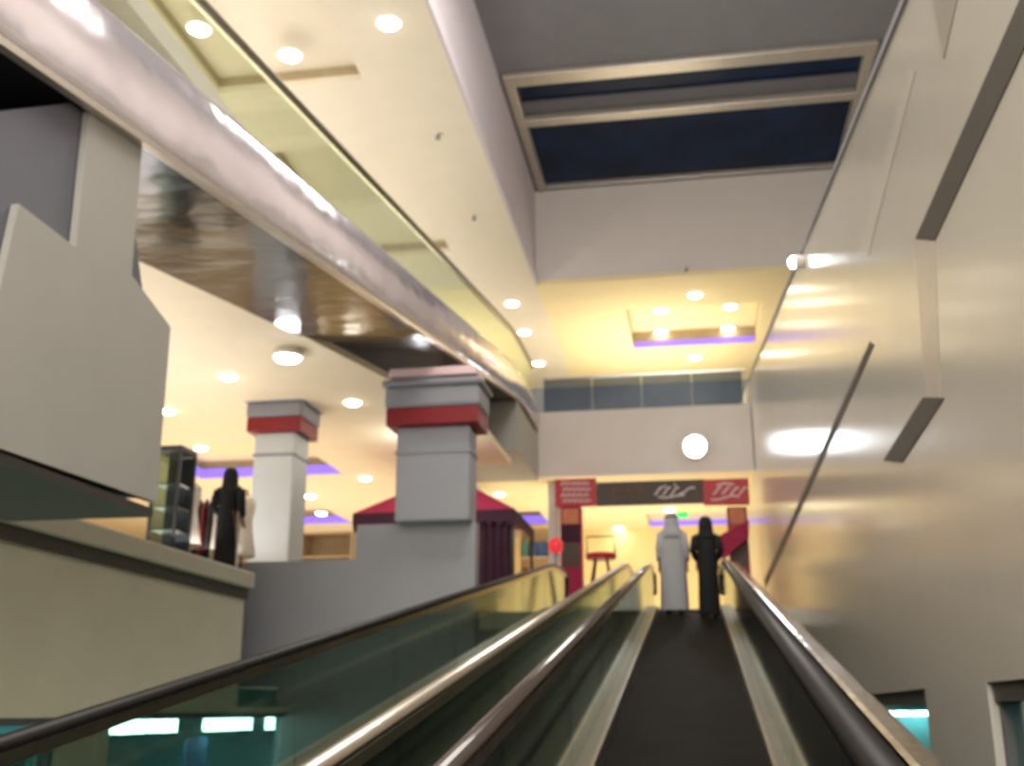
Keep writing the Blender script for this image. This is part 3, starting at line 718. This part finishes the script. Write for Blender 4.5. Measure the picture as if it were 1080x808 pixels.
# ------------------------------------------------------------------ people
def skin_body(name, loc, h, pose, parent, m):
    """one continuous figure grown from a skeleton with a Skin modifier; back towards -Y"""
    k = h/1.75
    V = []; R = []; E_ = []
    def v(x, y, z, r): V.append((x*k, y*k, z*k)); R.append(r*k); return len(V)-1
    def e(*ids):
        for a, b in zip(ids, ids[1:]): E_.append((a, b))
    pel = v(0, 0, .95, .13); sp = v(0, 0, 1.12, .125); ch = v(0, .0, 1.32, .14); nb = v(0, 0, 1.46, .065); nk = v(0, .01, 1.53, .055)
    h1 = v(0, .02, 1.60, .075); h2 = v(0, .015, 1.67, .09); h3 = v(0, .01, 1.73, .06)
    e(pel, sp, ch, nb, nk, h1, h2, h3)
    nose = v(0, .125, 1.63, .016); e(h1, nose)
    for s in (-1, 1):
        ear = v(s*.092, .005, 1.63, .02); e(h1, ear)
        hip = v(s*.095, 0, .90, .095); kn = v(s*.10, .02+pose.get('knee', 0)*s, .50, .06); an = v(s*.10, -.01+pose.get('step', 0)*s, .09, .04); to = v(s*.12, .16+pose.get('step', 0)*s, .035, .032)
        e(pel, hip, kn, an, to)
        shd = v(s*.18, 0, 1.41, .06); ex, ey, ez = pose['elbow']; wx, wy, wz = pose['wrist']
        el = v(s*ex, ey, ez, .043); wr = v(s*wx, wy, wz, .03); pm = v(s*(wx), wy+.04, wz-.07, .036)
        e(ch, shd, el, wr, pm)
        for f in range(4):
            a = v(s*wx+(f-1.5)*.018, wy+.065, wz-.12, .0095); b = v(s*wx+(f-1.5)*.02, wy+.08, wz-.15-.012*(1.5-abs(f-1.5)), .0085); c = v(s*wx+(f-1.5)*.02, wy+.10, wz-.175-.012*(1.5-abs(f-1.5)), .007)
            e(pm, a, b, c)
        t1_ = v(s*wx-s*.045, wy+.07, wz-.07, .011); t2_ = v(s*wx-s*.05, wy+.10, wz-.105, .009); e(pm, t1_, t2_)
    me = bpy.data.meshes.new(name); me.from_pydata(V, E_, [])
    o = bpy.data.objects.new(name, me); COL.objects.link(o)
    sm = o.modifiers.new('skin', 'SKIN'); sm.use_smooth_shade = True; sub = o.modifiers.new('sub', 'SUBSURF'); sub.levels = 1; sub.render_levels = 1
    if not me.skin_vertices: me.attributes  # layer is made with the modifier
    sv = me.skin_vertices[0].data if len(me.skin_vertices) else None
    if sv:
        for i, r in enumerate(R): sv[i].radius = (r, r); sv[i].use_root = (i == 0)
    dg = bpy.context.evaluated_depsgraph_get(); dg.update()
    nm = bpy.data.meshes.new_from_object(o.evaluated_get(dg)); o.modifiers.clear(); o.data = nm; nm.name = name
    nm.materials.clear(); nm.materials.append(m)
    for p in nm.polygons: p.use_smooth = True
    o.parent = parent
    return o
def robe(c, h, rings, n=28, folds=.03, rot=0):
    bm = B(); rs = []
    for (rx, ry, z) in rings:
        f = folds*max(0, (1-z/ (h*.75)))
        rs.append([bm.verts.new((c[0]+rx*(1+f*math.sin(7*a+z*2))*math.cos(a), c[1]+ry*(1+f*math.sin(7*a+z*2))*math.sin(a), c[2]+z)) for a in [2*PI*i/n for i in range(n)]])
    for a, b in zip(rs, rs[1:]):
        for i in range(n): bm.faces.new((a[i], a[(i+1) % n], b[(i+1) % n], b[i]))
    bm.faces.new(rs[-1])
    return bm
def sleeve(c, k, pose, s):
    ex, ey, ez = pose['elbow']; wx, wy, wz = pose['wrist']
    pts = [(s*.15, 0, 1.43), (s*.185, 0, 1.40), (s*ex, ey, ez), (s*(ex+wx)/2, (ey+wy)/2, (ez+wz)/2), (s*wx, wy, wz+.02)]
    return tube(B(), [Vector(c)+Vector(q)*k for q in pts], [.06*k, .078*k, .066*k, .062*k, .058*k], 14)
def person(loc, h, label, robe_m, scarf_m, wide, pose, woman):
    k = h/1.75
    t = thing('person', loc, label, 'person')
    skin_body('body', loc, h, pose, t, MT['skin'])
    L = tuple(loc)
    R_ = [(.22*wide, .17, .05), (.215*wide, .165, .3), (.205*wide, .155, .6), (.20*wide, .15, .9), (.19*wide, .145, 1.1), (.20*wide, .15, 1.28), (.205*wide, .135, 1.38), (.16*wide, .11, 1.45), (.075, .07, 1.50)]
    rb = build('robe', robe(L, h, [(a*k, b*k, z*k) for a, b, z in R_]), robe_m, t, smooth=True)
    for s in (-1, 1): build('sleeve', sleeve(L, k, pose, s), robe_m, rb, smooth=True)
    # head cloth: over the crown, open at the face side (+Y), falling to the shoulders
    bm = B(); n = 24; rs = []
    prof = [(.035, 1.782), (.08, 1.765), (.112, 1.71), (.122, 1.64), (.125, 1.57), (.155 if not woman else .135, 1.49), (.20 if not woman else .19, 1.42), (.215 if not woman else .20, 1.30 if not woman else 1.36)]
    for r, z in prof:
        ring = []
        for i in range(n):
            a = PI/2+.75+(2*PI-1.5)*i/(n-1) if z < 1.74 else PI/2+2*PI*i/(n-1)
            ring.append(bm.verts.new((L[0]+r*k*math.cos(a), L[1]+(.005+r*math.sin(a)*(.95 if z > 1.5 else .75))*k, L[2]+z*k)))
        rs.append(ring)
    for a, b in zip(rs, rs[1:]):
        for i in range(n-1): bm.faces.new((a[i], a[i+1], b[i+1], b[i]))
    bm.faces.new(rs[0])
    o = build('headscarf', bm, scarf_m, t, smooth=True)
    sol = o.modifiers.new('thick', 'SOLIDIFY'); sol.thickness = .008
    if not woman:
        build('head_cord', tube(B(), [(L[0]+.118*k*math.cos(a), L[1]+.005*k+.112*k*math.sin(a), L[2]+1.70*k) for a in [2*PI*i/20 for i in range(21)]], .012, 8), MT['black'], o, smooth=True)
    for s in (-1, 1):
        build('shoe', lathe(B(), (L[0]+s*.11*k, L[1]+.06*k+pose.get('step', 0)*s, L[2]), [(.05, 0), (.055, .02), (.05, .05), (.03, .075)], 14, .9, 2.4), MT['leather'], t, smooth=True)
    return t
relax = dict(elbow=(.235, -.03, 1.13), wrist=(.235, .03, .90), step=0)
held = dict(elbow=(.24, -.04, 1.15), wrist=(.17, .17, 1.02), step=0)
ym = YE-.75; person((onY(712, 645, ym).x, ym, zf1(ym)+.0), 1.76, 'person in long white robe and white head cloth, back turned, on the walkway', MT['thobe'], MT['thobe'], 1.15, relax, False)
yw = 19.0; person((onY(749, 652, yw).x, yw, zf1(yw)+.0), 1.68, 'person in a long black robe and black headscarf standing beside the person in white', MT['black'], MT['black'], .86, held, True)
yp = 14.58; person((onY(239, 560, yp).x, yp, ZF), 1.56, 'person in dark robe standing on the left floor behind the white ledge', MT['black'], MT['black'], .8, held, True)

# ------------------------------------------------------------------ lower shop contents (seen through the balustrade glass)
for i, (px, w_, xo) in enumerate([(137, .55, 1.0), (173, .45, 1.0), (242, 1.3, .8), (297, .8, .45)]):
    p = onX(px, 750, XL-xo)
    lab = ['leftmost', 'second', 'widest', 'rightmost'][i]
    t = thing('light_panel', (p.x, p.y, .02), '%s cool white ceiling light box in the teal shop below' % lab, 'light', 'light boxes in the shop below')
    hs = build('housing', bx(p.x-.12, p.x+.12, p.y-w_/2-.02, p.y+w_/2+.02, .0, .05), MT['ring'], t)
    build('diffuser', bx(p.x-.10, p.x+.10, p.y-w_/2, p.y+w_/2, -.27, -.0), MT['tealamp'], hs)
p0 = onX(196, 790, XL-.9); p1 = onX(218, 790, XL-.9)
tag(build('poster', bx(p0.x-.03, p0.x, p0.y, p1.y, -3.2, -.35), MT['blueposter']), 'tall blue poster hanging in the teal shop below', 'poster')
for k, (y0, y1) in enumerate([(11.2, 12.6), (14.0, 15.4)]):
    t_label = ['dark shelf rack left of the blue poster in the teal shop below', 'dark shelf rack right of the blue poster in the teal shop below'][k]
    t = thing('shop_rack', (-8.2, (y0+y1)/2, ZL), t_label, 'shelves', 'racks in the shop below')
    for yy in (y0, y1-.04): build('side_panel', bx(-8.45, -7.95, yy, yy+.04, ZL, -.45), MT['dark'], t)
    zsr = []
    for i in range(5):
        z = ZL+.3+i*.78; build('shelf', bx(-8.45, -7.95, y0+.04, y1-.04, z, z+.03), MT['dark'], t); zsr.append(z+.03)
    for r in (2, 3):
        y = y0+.08; kk = 0
        while y < y1-.3:
            d = random.uniform(.18, .3); g = random.choice(GM)
            o = build('carton', bx(-8.25, -7.97, y, y+d, zsr[r]+.002, zsr[r]+random.uniform(.3, .6)), MT[g], bevel=.01)
            tag(o, '%s carton, %s along the %s shelf of the %s rack in the shop below' % ({'goods_a': 'teal', 'goods_b': 'cream', 'goods_c': 'dark red', 'goods_d': 'blue'}[g], ['first', 'second', 'third', 'fourth', 'fifth', 'sixth'][kk], ['', '', 'lower', 'upper'][r], ['left', 'right'][k]), 'carton', 'cartons in the shop below'); y += d+.05; kk += 1
# lamps behind the right windows
for i, (px, py) in enumerate([(915, 766), (957, 755)]):
    p = onX(px, py, XR+.7)
    t = thing('window_lamp', (p.x, p.y, p.z), ['left', 'right'][i]+' cool flat lamp behind the lower right window', 'light', 'lamps behind the right window')
    build('housing', bx(p.x-.3, p.x+.3, p.y-.5, p.y+.5, p.z+.05, p.z+.08), MT['ring'], t)
    build('diffuser', bx(p.x-.28, p.x+.28, p.y-.48, p.y+.48, p.z, p.z+.05), MT['tealamp'], t)

# ------------------------------------------------------------------ lights and world
def area(name, loc, size, power, col, rot=(0, 0, 0), sy=None):
    d = bpy.data.lights.new(name, 'AREA'); d.energy = power; d.color = col; d.size = size
    if sy: d.shape = 'RECTANGLE'; d.size_y = sy
    o = bpy.data.objects.new(name, d); COL.objects.link(o); o.location = loc; o.rotation_euler = rot; return o
def point(name, loc, power, col, r=.25):
    d = bpy.data.lights.new(name, 'POINT'); d.energy = power; d.color = col; d.shadow_soft_size = r
    o = bpy.data.objects.new(name, d); COL.objects.link(o); o.location = loc; return o
UP = (PI, 0, 0)
WARM = (1, .93, .80); NEU = (1, .94, .86); COOL = (.9, .95, 1)
area('atrium_fill', (-.5, 3.0, 9.6), 4.5, 500, NEU)  # atrium area lights are added, out of view, to fill the hall
area('atrium_fill', (-1.5, -5.0, 6.5), 5, 900, NEU, (math.radians(66), 0, 0))
area('atrium_fill', (-.5, 12, 12.2), 3.0, 550, NEU)
area('atrium_fill', (.2, 14, 11.8), 3.0, 150, NEU, (math.radians(48), 0, 0))  # added fill aimed forward to brighten the white bulkhead
area('walkway_upfill', (-4.55, 11, ZO+SL*11+.35), .7, 150, WARM, (PI+math.atan(SL), 0, 0), 17)  # added fill hidden in the upper walk, brightens the ceiling edge
area('level_three_upfill', (-8.5, 13, Z3+.4), 3.5, 215, WARM, UP, 12)  # added hidden uplight that brightens the cream ceiling from below
area('level_three_upfill', (-6.8, 25, Z3+.4), 2, 170, WARM, UP, 12)  # second added uplight, out of sight behind the upper walk
area('far_upfill', (-.8, 30.2, Z3+.3), 3.5, 240, (1, .89, .66), UP, 5)  # added uplight hidden behind the bulkhead, brightens the far ceiling
area('front_shop_upfill', (-1.8, 30.5, ZF+.12), 6, 300, (1, .9, .7), UP, 7)  # added uplight on the unseen floor, brightens the shop ceiling
area('left_shop_upfill', (-10.5, 24, ZF+.12), 8, 430, (1, .90, .74), UP, 14)  # added uplight on the unseen left floor, brightens its ceiling
area('left_shop_upfill', (-8.0, 13, ZF+.5), 2.4, 190, (.97, .95, 1), UP, 8)  # another added floor uplight, nearer and hidden by the ledge
q = onZ(445, 482, ZCL-.45); point('column_glow_fill', q, 55, (.92, .96, 1), .12)  # added point light hidden behind the column for the pale ceiling glow
area('lower_shop_lamp', (-8.5, 11, -.05), 2.5, 750, (.6, 1, 1), (0, 0, 0), 15)
area('atrium_fill', (1.0, -4.5, 2.5), 3, 330, NEU, (math.radians(80), 0, math.radians(28)))  # added fill behind the camera, brightens the left beige wall
area('right_room_lamp', (XR+1.7, 8, .4), 1.5, 160, (.5, 1, 1), (0, 0, 0), 8)

wd = bpy.data.worlds.new('world'); sc.world = wd; wd.use_nodes = True
bg = wd.node_tree.nodes['Background']; bg.inputs[0].default_value = (.75, .72, .68, 1); bg.inputs[1].default_value = .40
sc.view_settings.view_transform = 'Standard'; sc.view_settings.look = 'None'; sc.view_settings.exposure = 0; sc.view_settings.gamma = 1
sc.cycles.use_denoising = True
sc.cycles.max_bounces = 8; sc.cycles.transparent_max_bounces = 16
sc.cycles.sample_clamp_indirect = 6
